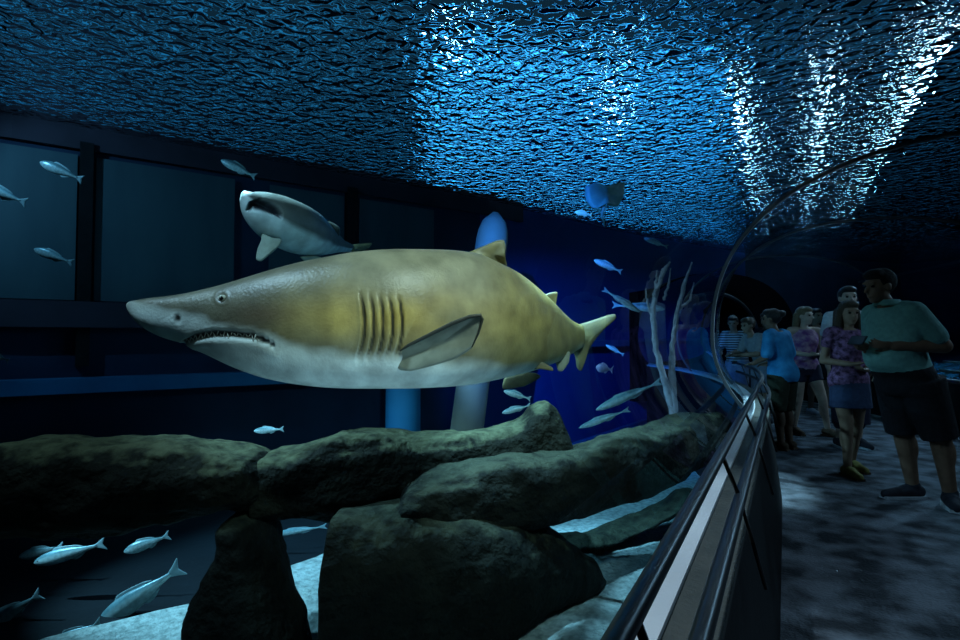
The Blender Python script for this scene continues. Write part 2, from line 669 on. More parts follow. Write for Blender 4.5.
bmesh.ops.recalc_face_normals(bm, faces=bm.faces)
struct(link('ground_sand', bm, 'sand'))

# water surface
bm = bmesh.new()
bmesh.ops.create_grid(bm, x_segments=2, y_segments=2, size=16, matrix=Matrix.Translation((-1, 9, ZW)))
for f in bm.faces:
    if f.normal.z < 0: f.normal_flip()
o = tag(link('water', bm, 'water', None, False), 'rippled blue water surface overhead', 'water', kind='structure')

# column shapes behind the shark
def column(name, label, px0, px1, ytop, D, m, lean=0):
    c = P((px0 + px1) / 2, 420, D)
    r = (px1 - px0) / 2 * D / F
    zt = P(px0, ytop, D).z
    bm = bmesh.new()
    pts, rr = [], []
    for i in range(31):
        t = i / 30
        z = ZS - .1 + (zt - ZS + .1) * t
        pts.append(c * 1 + Vector((0, 0, z - c.z)) + RV * lean * (t - .5))
        rr.append(r * (1.05 - .05 * t) if t < .9 else r * math.sqrt(max(.02, 1 - ((t - .9) / .102) ** 2)))
    tube(bm, pts, rr, 24)
    return tag(link(name, bm, m), label, 'column')


column('column', 'lilac rounded column rising behind the dorsal fin of the big shark', 461, 493, 211, 8.2, 'lilac', .55)  # upright lilac form of unknown nature, shaped as a column
column('column', 'blue column below the belly of the big shark, above the rocks', 386, 420, 330, 8.6, 'column')

# ------------------------------------------------------------------ sharks
def col_attr(o, cols):
    at = o.data.color_attributes.new('skin', 'FLOAT_COLOR', 'POINT')
    flat = []
    for c in cols: flat += [c[0], c[1], c[2], 1]
    at.data.foreach_set('color', flat)


def mix(a, b, t):
    t = max(0, min(1, t))
    return tuple(x + (y - x) * t for x, y in zip(a, b))


def seg_dist(p, pts):
    best, bt = 1e9, 0
    n = len(pts) - 1
    for i in range(n):
        ax, ay = pts[i]; bx, by = pts[i + 1]
        dx, dy = bx - ax, by - ay
        t = max(0, min(1, ((p[0] - ax) * dx + (p[1] - ay) * dy) / (dx * dx + dy * dy)))
        d = math.hypot(p[0] - ax - dx * t, p[1] - ay - dy * t)
        if d < best: best, bt = d, (i + t) / n
    return best, bt


def fin(name, outline, m, parent, thick=.02, D=None, nrm=None):
    """outline: world points round the fin; lens-shaped solid"""
    pts = [Vector(p) for p in outline]
    # densify with Catmull-Rom
    n = len(pts); ring = []
    for i in range(n):
        p0, p1, p2, p3 = pts[i - 1], pts[i], pts[(i + 1) % n], pts[(i + 2) % n]
        for k in range(5):
            t = k / 5
            cr = .5 * ((2 * p1) + (p2 - p0) * t + (2 * p0 - 5 * p1 + 4 * p2 - p3) * t * t + (3 * p1 - p0 - 3 * p2 + p3) * t ** 3)
            ring.append(cr.lerp(p1.lerp(p2, t), .45))
    c = sum(ring, Vector()) / len(ring)
    if nrm is None:
        nrm = Vector()
        for a, b in zip(ring, ring[1:] + ring[:1]):
            nrm += (a - c).cross(b - c)
        nrm.normalize()
    bm = bmesh.new()
    levels = [(1, 0), (.975, .6), (.86, .9), (.5, 1), (.2, 1)]
    def shell(sgn, base):
        prev = base
        for sc, th in levels[1:]:
            cur = [bm.verts.new(c + (p - c) * sc + nrm * sgn * thick * th) for p in ring]
            for i in range(len(ring)):
                j = (i + 1) % len(ring)
                bm.faces.new((prev[i], prev[j], cur[j], cur[i]))
            prev = cur
        bm.faces.new(prev)
    base = [bm.verts.new(p) for p in ring]
    shell(1, base); shell(-1, base)
    bmesh.ops.recalc_face_normals(bm, faces=bm.faces)
    return link(name, bm, m, parent)


TOP = [(127, 304), (130, 301.5), (138, 300), (150, 298), (165, 296.5), (185, 293.5), (200, 290.5), (215, 287), (230, 283), (250, 277), (270, 271), (300, 263), (330, 257), (360, 252),
       (400, 249.5), (440, 250), (470, 253), (490, 261), (510, 271), (530, 285.5), (545, 298), (560, 312), (570, 320), (580, 325)]
BOT = [(127, 307), (130, 312), (138, 322), (150, 331), (165, 338), (185, 344), (200, 351), (215, 358), (230, 365), (250, 373), (270, 379), (300, 384.5), (330, 387.5), (360, 388.5),
       (400, 388.5), (440, 387), (470, 384.5), (490, 380.5), (510, 376), (530, 371), (545, 366), (560, 360), (570, 354), (580, 348)]
DEP = [(127, 3.36), (200, 3.34), (300, 3.34), (380, 3.36), (440, 3.46), (480, 3.64), (510, 3.86), (540, 4.14), (560, 4.36), (580, 4.6)]
WID = [(127, .95), (150, .8), (200, .78), (300, .74), (400, .72), (480, .62), (540, .55), (580, .5)]
BND = [(127, 306), (145, 308), (170, 311), (195, 316), (230, 327), (270, 336), (300, 345), (340, 353), (400, 358), (470, 362), (520, 367), (545, 366), (580, 350)]
MOUTH = [(184, 343), (196, 337), (212, 334), (232, 334), (250, 336), (264, 340), (275, 346)]
GILLS = [[(361 + 9.5 * k + dx, y) for dx, y in ((-1, 292 + k), (2, 304), (3.5, 320), (3, 336), (0, 350), (-4, 360 - k))] for k in range(5)]


def big_shark():
    NU, NV = 420, 120
    SURF = []
    bm = bmesh.new()
    rings, cols = [], []
    xs = [127 + (580 - 127) * (i / NU) ** 1.0 for i in range(NU + 1)]
    xs = [127 + .0, 127.4, 128, 129] + xs[2:]
    cen = [P(x, (lerp_tab(TOP, x) + lerp_tab(BOT, x)) / 2, lerp_tab(DEP, x)) for x in xs]
    for i, x in enumerate(xs):
        t, b, D, w = lerp_tab(TOP, x), lerp_tab(BOT, x), lerp_tab(DEP, x), lerp_tab(WID, x)
        hh = max((b - t) / 2, .6) * D / F
        a, c2 = cen[max(i - 6, 0)], cen[min(i + 6, len(xs) - 1)]
        tan = c2 - a
        tan.z = 0
        tan.normalize()
        side = tan.cross(Vector((0, 0, 1))).normalized()      # towards the viewer or away
        if side.dot(FV) > 0: side = -side
        ring = []
        for k in range(NV):
            an = 2 * math.pi * k / NV
            s, c = math.sin(an), math.cos(an)
            e = .92
            sx = math.copysign(abs(s) ** e, s); cz = math.copysign(abs(c) ** e, c)
            near = cen[i] + side * abs(sx) * hh * w + UV * cz * hh
            px, py, _ = proj(near)
            depth = 0.0
            yb = lerp_tab(BND, px) + 5 * noise.noise(Vector((px * .05, py * .08, 3)))
            # pigment, with the warm light on the flank put into the gold
            u = (px - 127) / 453
            back = mix((.1, .092, .06), (.24, .225, .15), (px - 170) / 220)
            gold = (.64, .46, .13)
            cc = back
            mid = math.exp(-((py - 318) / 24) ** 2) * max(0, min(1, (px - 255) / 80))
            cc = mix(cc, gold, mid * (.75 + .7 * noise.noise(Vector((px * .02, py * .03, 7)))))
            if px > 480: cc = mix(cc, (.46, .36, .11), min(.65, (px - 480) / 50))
            brown = math.exp(-((px - 262) / 36) ** 2 - ((py - 314) / 13) ** 2)
            cc = mix(cc, (.14, .09, .05), brown * .75)
            patch = math.exp(-((px - 475) / 30) ** 2 - ((py - 290) / 45) ** 2)
            cc = mix(cc, (.36, .34, .25), patch * .6)
            pale = (.78, .84, .78)
            cc = mix(cc, pale, (py - yb) / 12 + .45)
            # grooves
            if 175 < px < 285 and 325 < py < 360:
                d, q = seg_dist((px, py), MOUTH)
                wd = 3.6 * math.sin(math.pi * min(1, .2 + .8 * q)) + .9
                g = max(0, 1 - (d / wd) ** 2)
                depth += .026 * g
                cc = mix(cc, (.03, .03, .03), g * 1.6)
                # lower lip swelling
                d2, _ = seg_dist((px, py), [(a_, b_ + 9) for a_, b_ in MOUTH])
                depth -= .008 * math.exp(-(d2 / 5) ** 2)
            if 340 < px < 412 and 280 < py < 370:
                for gl in GILLS:
                    d, q = seg_dist((px, py), gl)
                    dx = px - lerp_tab([(y_, x_) for x_, y_ in gl], py)
                    fade = min(1, max(0, 1.3 * math.sin(math.pi * (q * .94 + .03))))
                    if d < 7:
                        depth += .020 * fade * max(0, 1 - (d / 2.2) ** 2)
                        if dx < 0: depth -= .012 * fade * math.exp(-((d - 3.5) / 2.2) ** 2)
                        cc = mix(cc, (.04, .035, .02), fade * max(0, 1 - (d / 2.0) ** 2) * 1.5)
            # nostril
            d = math.hypot((px - 178) / 3.2, (py - 319) / 4.2)
            if d < 2:
                depth += .012 * math.exp(-d * d * 1.4)
                cc = mix(cc, (.05, .05, .045), math.exp(-d * d * 1.2))
            # eye socket
            d = math.hypot(px - 222, py - 298)
            if d < 14: depth += .006 * math.exp(-(d / 4) ** 2) - .004 * math.exp(-((d - 6) / 2) ** 2)
            out = (side * math.copysign(1, sx) * abs(sx) / max(w, .3) + UV * cz).normalized()
            p = cen[i] + side * sx * hh * w + UV * cz * hh - out * depth
            if sx > 0: SURF.append((*proj(p)[:2], p))
            ring.append(p)
            cols.append(cc)
        rings.append(ring)
    bridge(bm, rings)
    bmesh.ops.recalc_face_normals(bm, faces=bm.faces)
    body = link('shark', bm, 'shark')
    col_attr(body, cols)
    tag(body, 'large bronze sand tiger shark swimming left with its mouth slightly open', 'shark')
    B = lambda pts, D: [P(x, y, D + (dd if dd else 0)) for x, y, dd in [(q + (0,))[:3] for q in pts]]
    fin('dorsal_fin', B([(462, 256, -.02), (474, 250), (486, 245), (497, 240.5), (504, 240), (505.5, 246), (505, 256), (507, 266, .1), (500, 272, .1), (480, 266)], 3.72), 'fin', body, .022)
    fin('dorsal_fin', B([(538, 300), (544, 295), (551, 292.5), (557.5, 292), (557, 298), (556, 306), (560, 314, .1), (548, 308)], 4.2), 'fin', body, .016)
    fin('tail_fin', B([(566, 326, -.05), (580, 324), (596, 319), (608, 315), (615, 314), (616, 318), (606, 327), (596, 338), (588, 350), (585, 360), (581, 371), (577, 368), (575, 356), (570, 346, -.05)], 4.66), 'fin', body, .03)
    fin('pelvic_fin', B([(525, 360), (540, 361), (552, 367), (553, 371), (540, 369), (524, 369)], 3.95), 'fin', body, .018)
    fin('pelvic_fin', B([(505, 377), (520, 372), (535, 373), (541, 377), (525, 386), (503, 389)], 4.22), 'fin', body, .018)
    fin('anal_fin', B([(553, 358), (562, 352), (570, 352), (569, 362), (563, 371), (558, 371), (556, 364)], 4.3), 'finpale', body, .016)
    # pectoral fin, near side, held out from the flank
    pf = fin('pectoral_fin', [P(398, 352, 3.14), P(408, 345, 3.08), P(430, 334, 2.98), P(452, 323, 2.9), P(470, 316, 2.86), P(481, 314.5, 2.85), P(483, 319, 2.85), P(479, 333, 2.88), P(472, 348, 2.9),
                              P(455, 359, 2.95), P(432, 366, 3.02), P(412, 371, 3.08), P(400, 370, 3.14), P(394, 362, 3.18)], 'finpale', body, .016)
    bm = bmesh.new()
    tube(bm, [P(400, 351, 3.1), P(408, 345.5, 3.06), P(430, 334.5, 2.96), P(452, 323.5, 2.88), P(470, 316.5, 2.84), P(481, 315, 2.83), P(482.5, 319, 2.835), P(478.5, 333, 2.865), P(472, 347, 2.89)], [.004, .009, .011, .011, .01, .008, .007, .006, .003], 8)
    link('fin_edge', bm, 'findark', pf)
    # eye
    def surf(px, py):
        return min(SURF, key=lambda q: (q[0] - px) ** 2 + (q[1] - py) ** 2)[2].copy()
    e = surf(222, 298)
    bm = bmesh.new()
    rot = Matrix(((RV.x, UV.x, FV.x), (RV.y, UV.y, FV.y), (RV.z, UV.z, FV.z)))
    ellipsoid(bm, e, (.027, .021, .017), rot)
    eye = link('eye', bm, 'eye', body)
    bm = bmesh.new()
    ellipsoid(bm, e - FV * .011, (.014, .013, .009), rot)
    link('pupil', bm, 'pupil', eye)
    # teeth
    def mpt(q):
        f = q * (len(MOUTH) - 1); i = min(int(f), len(MOUTH) - 2); f -= i
        return MOUTH[i][0] + (MOUTH[i + 1][0] - MOUTH[i][0]) * f, MOUTH[i][1] + (MOUTH[i + 1][1] - MOUTH[i][1]) * f
    for k in range(26):
        q = .04 + .72 * k / 25
        x, y = mpt(q)
        up = k % 2
        hgt = random.uniform(4.2, 6.6) * (1 - .35 * q)
        bm = bmesh.new()
        a = surf(x, y + (2.6 if up else -2.6)) - FV * .0 + FV * .006
        tip = surf(x - .8, y + (2.6 - hgt if up else -2.6 + hgt)) - FV * .004
        capsule(bm, a - FV * .004, tip - FV * .008, .0052, .0009, 6)
        link('tooth', bm, 'tooth', body)
    return body


big_shark()


def second_shark():
    # axis runs from the snout away to the right; belly and open mouth face the viewer
    sec = [  # px, py, half height px, D, width ratio
        (243, 191.5, 2, 5.05, 1.0), (247, 197, 8.5, 5.07, 1.0), (254, 204, 15.5, 5.13, 1.0), (264, 211.5, 21, 5.23, .95), (277, 219, 24.5, 5.36, .95),
        (291, 226, 25.5, 5.52, .95), (306, 232.5, 23.5, 5.72, .9), (320, 239, 17.5, 5.98, .85), (332, 243.5, 11.5, 6.3, .75), (342, 246.5, 6.5, 6.65, .7), (352, 248.5, 4, 7.0, .6)]
    NU, NV = 150, 72
    bm = bmesh.new(); rings = []; cols = []
    idx = list(range(len(sec)))
    T = [[(i, s[j]) for i, s in enumerate(sec)] for j in range(5)]
    cen = []
    us = [(len(sec) - 1) * (i / NU) ** 1.25 for i in range(NU + 1)]
    for u in us: cen.append(P(lerp_tab(T[0], u), lerp_tab(T[1], u), lerp_tab(T[3], u)))
    upd = (UV * .8 + RV * .6).normalized()        # image-space direction of the back
    mouth = [(248, 210), (252, 206), (260, 205), (269, 207), (276, 211), (281, 216)]
    for i, u in enumerate(us):
        px0, py0, h, D, w = [lerp_tab(T[j], u) for j in range(5)]
        tan = (cen[min(i + 3, NU)] - cen[max(i - 3, 0)]).normalized()
        up = (upd - tan * upd.dot(tan)).normalized()
        side = tan.cross(up).normalized()
        if side.dot(FV) > 0: side = -side
        hh = h * D / F
        ring = []
        for k in range(NV):
            an = 2 * math.pi * k / NV
            s, c = math.sin(an), math.cos(an)
            p = cen[i] + side * s * hh * w + up * c * hh
            px, py, _ = proj(p)
            cc = mix((.66, .72, .68), (.12, .125, .105), (c - .12 + .1 * noise.noise(p * 5)) * 5)
            dep = 0
            if s > 0:
                d, q = seg_dist((px, py), mouth)
                wd = 6.6 * math.sin(math.pi * (.1 + .8 * q)) + .4
                g = max(0, 1 - (d / wd) ** 2)
                dep = .09 * g
                cc = mix(cc, (.02, .02, .025), g * 2.2)
            out = (side * s + up * c).normalized()
            ring.append(p - out * dep); cols.append(cc)
        rings.append(ring)
    bridge(bm, rings)
    bmesh.ops.recalc_face_normals(bm, faces=bm.faces)
    body = link('shark', bm, 'shark'); col_attr(body, cols)
    tag(body, 'smaller white bellied shark with gaping mouth swimming towards the viewer above the big shark', 'shark')
    fin('pectoral_fin', [P(262, 234, 5.2), P(272, 238, 5.2), P(282, 240, 5.25), P(279, 246, 5.2), P(270, 254, 5.1), P(261, 261, 5.05), P(256, 259, 5.05), P(257, 250, 5.1), P(261, 241, 5.15)], 'finpale', body, .02)
    fin('dorsal_fin', [P(318, 222, 5.9), P(330, 222, 6.0), P(340, 228, 6.05), P(338, 238, 6.2), P(328, 236, 6.1)], 'findark', body, .02)
    fin('tail_fin', [P(346, 246, 6.9), P(358, 244, 7.0), P(372, 243, 7.1), P(368, 248, 7.1), P(360, 252, 7.1), P(349, 251, 6.9)], 'fin', body, .02)
    fin('pelvic_fin', [P(300, 257, 5.6), P(316, 256, 5.8), P(326, 260, 5.9), P(312, 266, 5.8)], 'finpale', body, .016)


second_shark()


# ------------------------------------------------------------------ small fish
def fish_proto():
    bm = bmesh.new(); rings = []; cols = []
    prof = [(0, .012), (.03, .045), (.08, .075), (.16, .108), (.28, .128), (.4, .125), (.55, .1), (.68, .068), (.78, .042), (.85, .03), (.9, .026)]
    NV = 20
    for i in range(41):
        t = .9 * (i / 40)
        h = lerp_tab(prof, t)
        ring = []
        for k in range(NV):
            an = 2 * math.pi * k / NV
            p = Vector((t - .45, math.sin(an) * h * .5, math.cos(an) * h))
            ring.append(p)
            c = math.cos(an)
            cols.append(mix((.62, .75, .75), (.2, .36, .4), (c - .1) * 2))
        rings.append(ring)
    bridge(bm, rings)
    bmesh.ops.recalc_face_normals(bm, faces=bm.faces)
    b = link('fish', bm, 'fish'); col_attr(b, cols)
    V = lambda x, z, y=0: Vector((x, y, z))
    fin('tail_fin', [V(.42, .025), V(.5, .07), V(.58, .12), V(.545, .03), V(.535, 0), V(.545, -.03), V(.58, -.12), V(.5, -.07), V(.42, -.025)], 'fishfin', b, .008)
    fin('dorsal_fin', [V(-.18, .11), V(-.12, .165), V(.0, .155), V(.16, .12), V(.26, .07), V(.1, .09), V(-.05, .11)], 'fishfin', b, .006)
    fin('anal_fin', [V(.06, -.1), V(.12, -.14), V(.2, -.12), V(.28, -.06), V(.18, -.075)], 'fishfin', b, .006)
    bm = bmesh.new(); ellipsoid(bm, (-.37, .0, .02), (.018, .042, .018), seg=12); link('eye', bm, 'pupil', b)
    return b


PROTO = [None]


def copy_tree(o, parent=None):
    c = o.copy(); COL.objects.link(c)
    for k in list(c.keys()):
        if k in ('label', 'group', 'category'): del c[k]
    if parent is not None:
        c.parent = parent
        c.matrix_parent_inverse = o.matrix_parent_inverse.copy()
    for ch in list(o.children): copy_tree(ch, c)
    return c


def fish(nose, tail, D, label, tallness=1.0, dD=.0, m=None, group='silver fish in the tank'):
    a, b = P(*nose, D), P(*tail, D + dD)
    first = PROTO[0] is None
    if first: PROTO[0] = fish_proto()
    o = PROTO[0] if first else copy_tree(PROTO[0])
    d = b - a
    L_ = d.length / 1.03
    x = d.normalized()
    y = Vector((0, 0, 1)).cross(x).normalized()
    z = x.cross(y)
    o.location = a + x * L_ * .45
    o.rotation_euler = Matrix((x, y, z)).transposed().to_euler()
    o.scale = (L_, L_ * tallness * 1.2, L_ * tallness)
    if m:
        for q in [o] + list(o.children):
            if q.name.startswith('eye'): continue
            q.data = q.data.copy(); q.data.materials[0] = MT[m]
    return tag(o, label, 'fish', group)


fish((40, 162), (83, 180), 5.6, 'grey blue fish beside the dark wall post, uppermost at the left', .9)
fish((-22, 184), (27, 203), 5.4, 'grey blue fish cut by the left edge, below the uppermost fish', .9)
fish((34, 249), (73, 263), 5.6, 'grey blue fish level with the eye of the smaller shark, left of the dark post', .9)
fish((221, 160), (256, 177), 6.4, 'faint blue fish just above the snout of the smaller shark', .9)
fish((-12, 352), (9, 361), 5.0, 'tail of a fish poking in from the left edge above the blue kerb')
fish((594, 260), (622, 272), 6.5, 'blue fish above the tail fin of the big shark, its head raised', .9)
fish((606, 345), (624, 355), 7.5, 'tiny pale fish right of the tail fin of the big shark', .8)
fish((596, 367), (613, 370), 6.5, 'small mauve deep bodied fish below the tail fin of the big shark', 2.1, 0, 'mauve')
fish((596, 410), (662, 381), 6.6, 'long slim fish above another slim fish, left of the lilac coral', .5)
fish((579, 428), (630, 409), 6.6, 'long slim fish just over the dark rock, lower of two', .5)
fish((504, 391), (531, 399), 6.2, 'small blue fish under the belly near the knob of rock, upper of two', .9)
fish((502, 413), (531, 405), 6.2, 'small pale fish touching the knob of rock, lower of two', .8)
fish((254, 431), (284, 429), 5.6, 'dim blue fish resting over the notch in the long rock', .9)
fish((19, 557), (64, 546), 5.2, 'dim fish overlapped by a brighter one under the left rock', .9)
fish((34, 563), (106, 543), 4.9, 'bright silver fish overlapping a dimmer one under the left rock', .75)
fish((124, 552), (170, 535), 4.9, 'silver fish with tail raised, alone under the left rock', .9)
fish((97, 626), (182, 566), 4.7, 'largest silver fish diving down left towards the sand', .8)
fish((50, 646), (102, 622), 4.4, 'silver fish partly cut by the bottom edge, tail at the nose of the largest', .9)
fish((-22, 632), (42, 593), 4.6, 'silver fish cut by the left edge near the bottom', .8)
fish((272, 535), (327, 526), 6.0, 'thin pale fish seen through the gap between the two rock pillars', .45)
fish((644, 238), (668, 247), 8.5, 'faint fish right of the ray under the rippled surface', .8)
fish((575, 212), (592, 215), 6.6, 'small cream fish below the ray, its end catching light', 1.3, 0, 'cream')
fish((640, 312), (603, 289), 6.4, 'pale fish with head low, right of the tail tip of the big shark', .55)
fish((665, 309), (612, 305), 6.9, 'pale green fish crossing behind the head low fish', .6)


def ray_fish():
    D = 6.8
    root = fin('ray', [P(586, 186, D), P(596, 183, D), P(606, 186, D), P(623, 182, D + .3), P(622, 196, D + .3), P(616, 207, D + .3), P(606, 204, D), P(594, 209, D), P(587, 200, D)], 'ray', None, .05)
    tag(root, 'grey green ray gliding just under the rippled surface', 'ray')
    bm = bmesh.new(); tube(bm, [P(604, 206, D), P(602, 216, D + .1), P(605, 226, D + .2)], [.03, .015, .004], 8)
    link('tail', bm, 'ray', root)


ray_fish()


# ------------------------------------------------------------------ rocks
def rock(label, tab_top, tab_bot, dep, thick, m, x0, x1, amp=.06, axis='x', seed=0, name='rock', nu=150, nv=72):
    bm = bmesh.new(); rings = []
    for i in range(nu + 1):
        t = i / nu
        tt = .5 - .5 * math.cos(math.pi * t)
        x = x0 + (x1 - x0) * (t * .6 + tt * .4)
        a, b, D = lerp_tab(tab_top, x), lerp_tab(tab_bot, x), lerp_tab(dep, x)
        th = thick if not isinstance(thick, list) else lerp_tab(thick, x)
        endf = min(1, math.sqrt(max(0, min(t, 1 - t) / .06 + .02)))
        ring = []
        for k in range(nv):
            an = 2 * math.pi * k / nv
            s, c = math.sin(an), math.cos(an)
            e = .7
            s = math.copysign(abs(s) ** e, s); c = math.copysign(abs(c) ** e, c)
            m_ = (a + b) / 2 + c * (a - b) / 2 * endf
            p = P(x, m_, D) if axis == 'x' else P(m_, x, D)
            fw = Vector((FV.x, FV.y, 0)).normalized()
            p = p - fw * s * th * endf
            q = p * 1.3 + Vector((seed, seed * 2, 0))
            n = noise.fractal(q, 1.0, 2.0, 5) * amp + noise.noise(q * .9) * amp * .6 - abs(noise.noise(q * 2.3)) * amp * 1.0 - (.5 - abs(noise.noise(Vector((q.x * 1.2, q.y * 1.2, q.z * 6))))) * amp * .9 + .3 * amp
            n += noise.fractal(p * 7 + Vector((seed, 0, 0)), 1.0, 2.0, 3) * amp * .22
            dirv = (UV * c - fw * s).normalized() if axis == 'x' else (-RV * c - fw * s).normalized()
            ring.append(p + dirv * n)
        rings.append(ring)
    bridge(bm, rings)
    bmesh.ops.recalc_face_normals(bm, faces=bm.faces)
    o = link(name, bm, m)
    return tag(o, label, 'rock')


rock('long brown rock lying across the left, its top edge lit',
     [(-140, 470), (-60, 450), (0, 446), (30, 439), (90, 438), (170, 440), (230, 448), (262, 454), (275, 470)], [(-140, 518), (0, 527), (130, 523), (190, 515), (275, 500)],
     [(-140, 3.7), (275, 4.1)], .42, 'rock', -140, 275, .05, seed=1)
rock('middle brown rock sloping up to a knob below the big shark',
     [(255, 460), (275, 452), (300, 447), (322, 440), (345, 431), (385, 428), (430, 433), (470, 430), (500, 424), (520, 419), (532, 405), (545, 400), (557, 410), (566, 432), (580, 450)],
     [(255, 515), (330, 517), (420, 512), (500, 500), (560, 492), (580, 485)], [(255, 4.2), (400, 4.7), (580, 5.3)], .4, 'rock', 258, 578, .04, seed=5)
rock('dark rock arm reaching right towards the tunnel wall',
     [(385, 496), (420, 476), (450, 465), (500, 456), (560, 449), (600, 438), (640, 427), (690, 414), (720, 411), (734, 418), (746, 425)],
     [(395, 530), (450, 536), (520, 528), (560, 515), (600, 504), (670, 482), (700, 462), (746, 440)], [(395, 4.25), (520, 4.6), (640, 5.2), (746, 6.0)], [(395, .4), (640, .4), (746, .16)], 'rock2', 395, 733, .045, seed=9)
rock('dark boulder with a pointed right end standing on pale sand',
     [(325, 512), (450, 505), (540, 522), (575, 545), (595, 562), (606, 578)], [(325, 720), (440, 668), (500, 630), (540, 608), (575, 595), (606, 585)],
     [(325, 3.95), (500, 4.4), (606, 4.95)], [(325, .5), (500, .5), (606, .15)], 'rock2', 328, 606, .045, seed=14)
rock('dark rock pillar between the two gaps under the long rock',
     [(505, 232), (540, 226), (570, 210), (600, 196), (640, 189), (720, 180)], [(505, 262), (530, 268), (560, 278), (600, 292), (640, 303), (720, 320)],
     [(505, 4.0), (720, 3.75)], .4, 'rock2', 508, 720, .03, 'y', seed=20, nu=80)
rock('flat dark rock on the sand under the rock arm',
     [(556, 544), (590, 536), (620, 527), (660, 507), (690, 490), (705, 490)], [(556, 546), (590, 546), (620, 536), (660, 517), (690, 501), (705, 492)], [(556, 5.6), (705, 6.6)], .28, 'rock2', 556, 700, .05, seed=31, nu=90)  # dark slab added where the shadow of the rock arm crosses the sand


def reflection_shape():  # pale solid added to stand in for a reflection in the acrylic
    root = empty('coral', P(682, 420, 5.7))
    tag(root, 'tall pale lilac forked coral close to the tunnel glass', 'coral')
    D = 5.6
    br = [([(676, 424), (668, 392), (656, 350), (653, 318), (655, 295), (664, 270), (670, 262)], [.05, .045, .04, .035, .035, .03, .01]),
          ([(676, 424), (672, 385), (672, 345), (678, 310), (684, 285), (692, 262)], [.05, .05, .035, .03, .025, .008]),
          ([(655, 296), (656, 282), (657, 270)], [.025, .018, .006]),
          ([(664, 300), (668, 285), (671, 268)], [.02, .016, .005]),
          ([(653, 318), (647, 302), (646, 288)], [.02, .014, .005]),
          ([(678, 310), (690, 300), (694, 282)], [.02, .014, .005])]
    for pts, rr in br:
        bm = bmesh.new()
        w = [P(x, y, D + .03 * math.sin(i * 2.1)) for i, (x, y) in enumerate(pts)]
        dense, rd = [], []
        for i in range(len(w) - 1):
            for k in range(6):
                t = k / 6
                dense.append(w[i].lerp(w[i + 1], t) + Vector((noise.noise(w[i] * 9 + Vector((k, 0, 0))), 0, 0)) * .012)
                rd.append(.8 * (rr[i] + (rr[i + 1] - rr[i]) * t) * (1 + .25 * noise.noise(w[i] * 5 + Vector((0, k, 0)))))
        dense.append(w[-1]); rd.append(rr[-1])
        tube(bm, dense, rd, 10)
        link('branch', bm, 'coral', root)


reflection_shape()
# ------------------------------------------------------------------ people
Z3 = Vector((0, 0, 1))


def hand(bm, wrist, d, nrm, size, side, curl=.5):
    """palm and five fingers; d: hand direction, nrm: palm normal, side: +1/-1 which way the thumb leaves"""
    d = d.normalized()
    nrm = (nrm - d * nrm.dot(d)).normalized()
    lat = d.cross(nrm).normalized() * side
    L_ = size
    rot = Matrix((d, lat, nrm)).transposed()
    ellipsoid(bm, wrist + d * L_ * .27, (L_ * .30, L_ * .2, L_ * .095), rot, 16)
    capsule(bm, wrist - d * L_ * .05, wrist + d * L_ * .12, L_ * .13, L_ * .13, 10)
    for k, (o, ln) in enumerate(((.15, .40), (.05, .46), (-.05, .43), (-.145, .33))):
        a = wrist + d * L_ * .46 + lat * L_ * o
        p = a; ang = curl * .35
        for seg, f in enumerate((.42, .33, .25)):
            dd = d * math.cos(ang) + nrm * math.sin(ang) + lat * o * .25
            q = p + dd.normalized() * ln * L_ * f
            capsule(bm, p, q, L_ * (.052 - .006 * seg), L_ * (.048 - .006 * seg), 8)
            p = q; ang += curl * .75
    p = wrist + d * L_ * .12 + lat * L_ * .13
    ang = .75
    for f in (.25, .2):
        dd = d * math.cos(ang) + lat * math.sin(ang) + nrm * .35 * curl
        q = p + dd.normalized() * L_ * f
        capsule(bm, p, q, L_ * .062, L_ * .05, 8)
        p = q; ang -= .35


BASE = dict(pelvis=(0, 0, .53), neck=(0, .008, .835), head=(0, -.012, .925), headdir=(0, -1, 0),
            shL=(.105, 0, .808), shR=(-.105, 0, .808), elL=(.135, .015, .64), elR=(-.135, .015, .64), wrL=(.13, -.03, .50), wrR=(-.13, -.03, .50),
            haL=None, haR=None, palmL=(-1, 0, 0), palmR=(1, 0, 0),
            hipL=(.05, 0, .52), hipR=(-.05, 0, .52), knL=(.055, -.012, .285), knR=(-.055, -.012, .285), anL=(.055, .012, .045), anR=(-.055, .012, .045),
            toeL=(.065, -.1, .012), toeR=(-.065, -.1, .012), curl=.5, belly=0, fem=0, bulk=1.0)


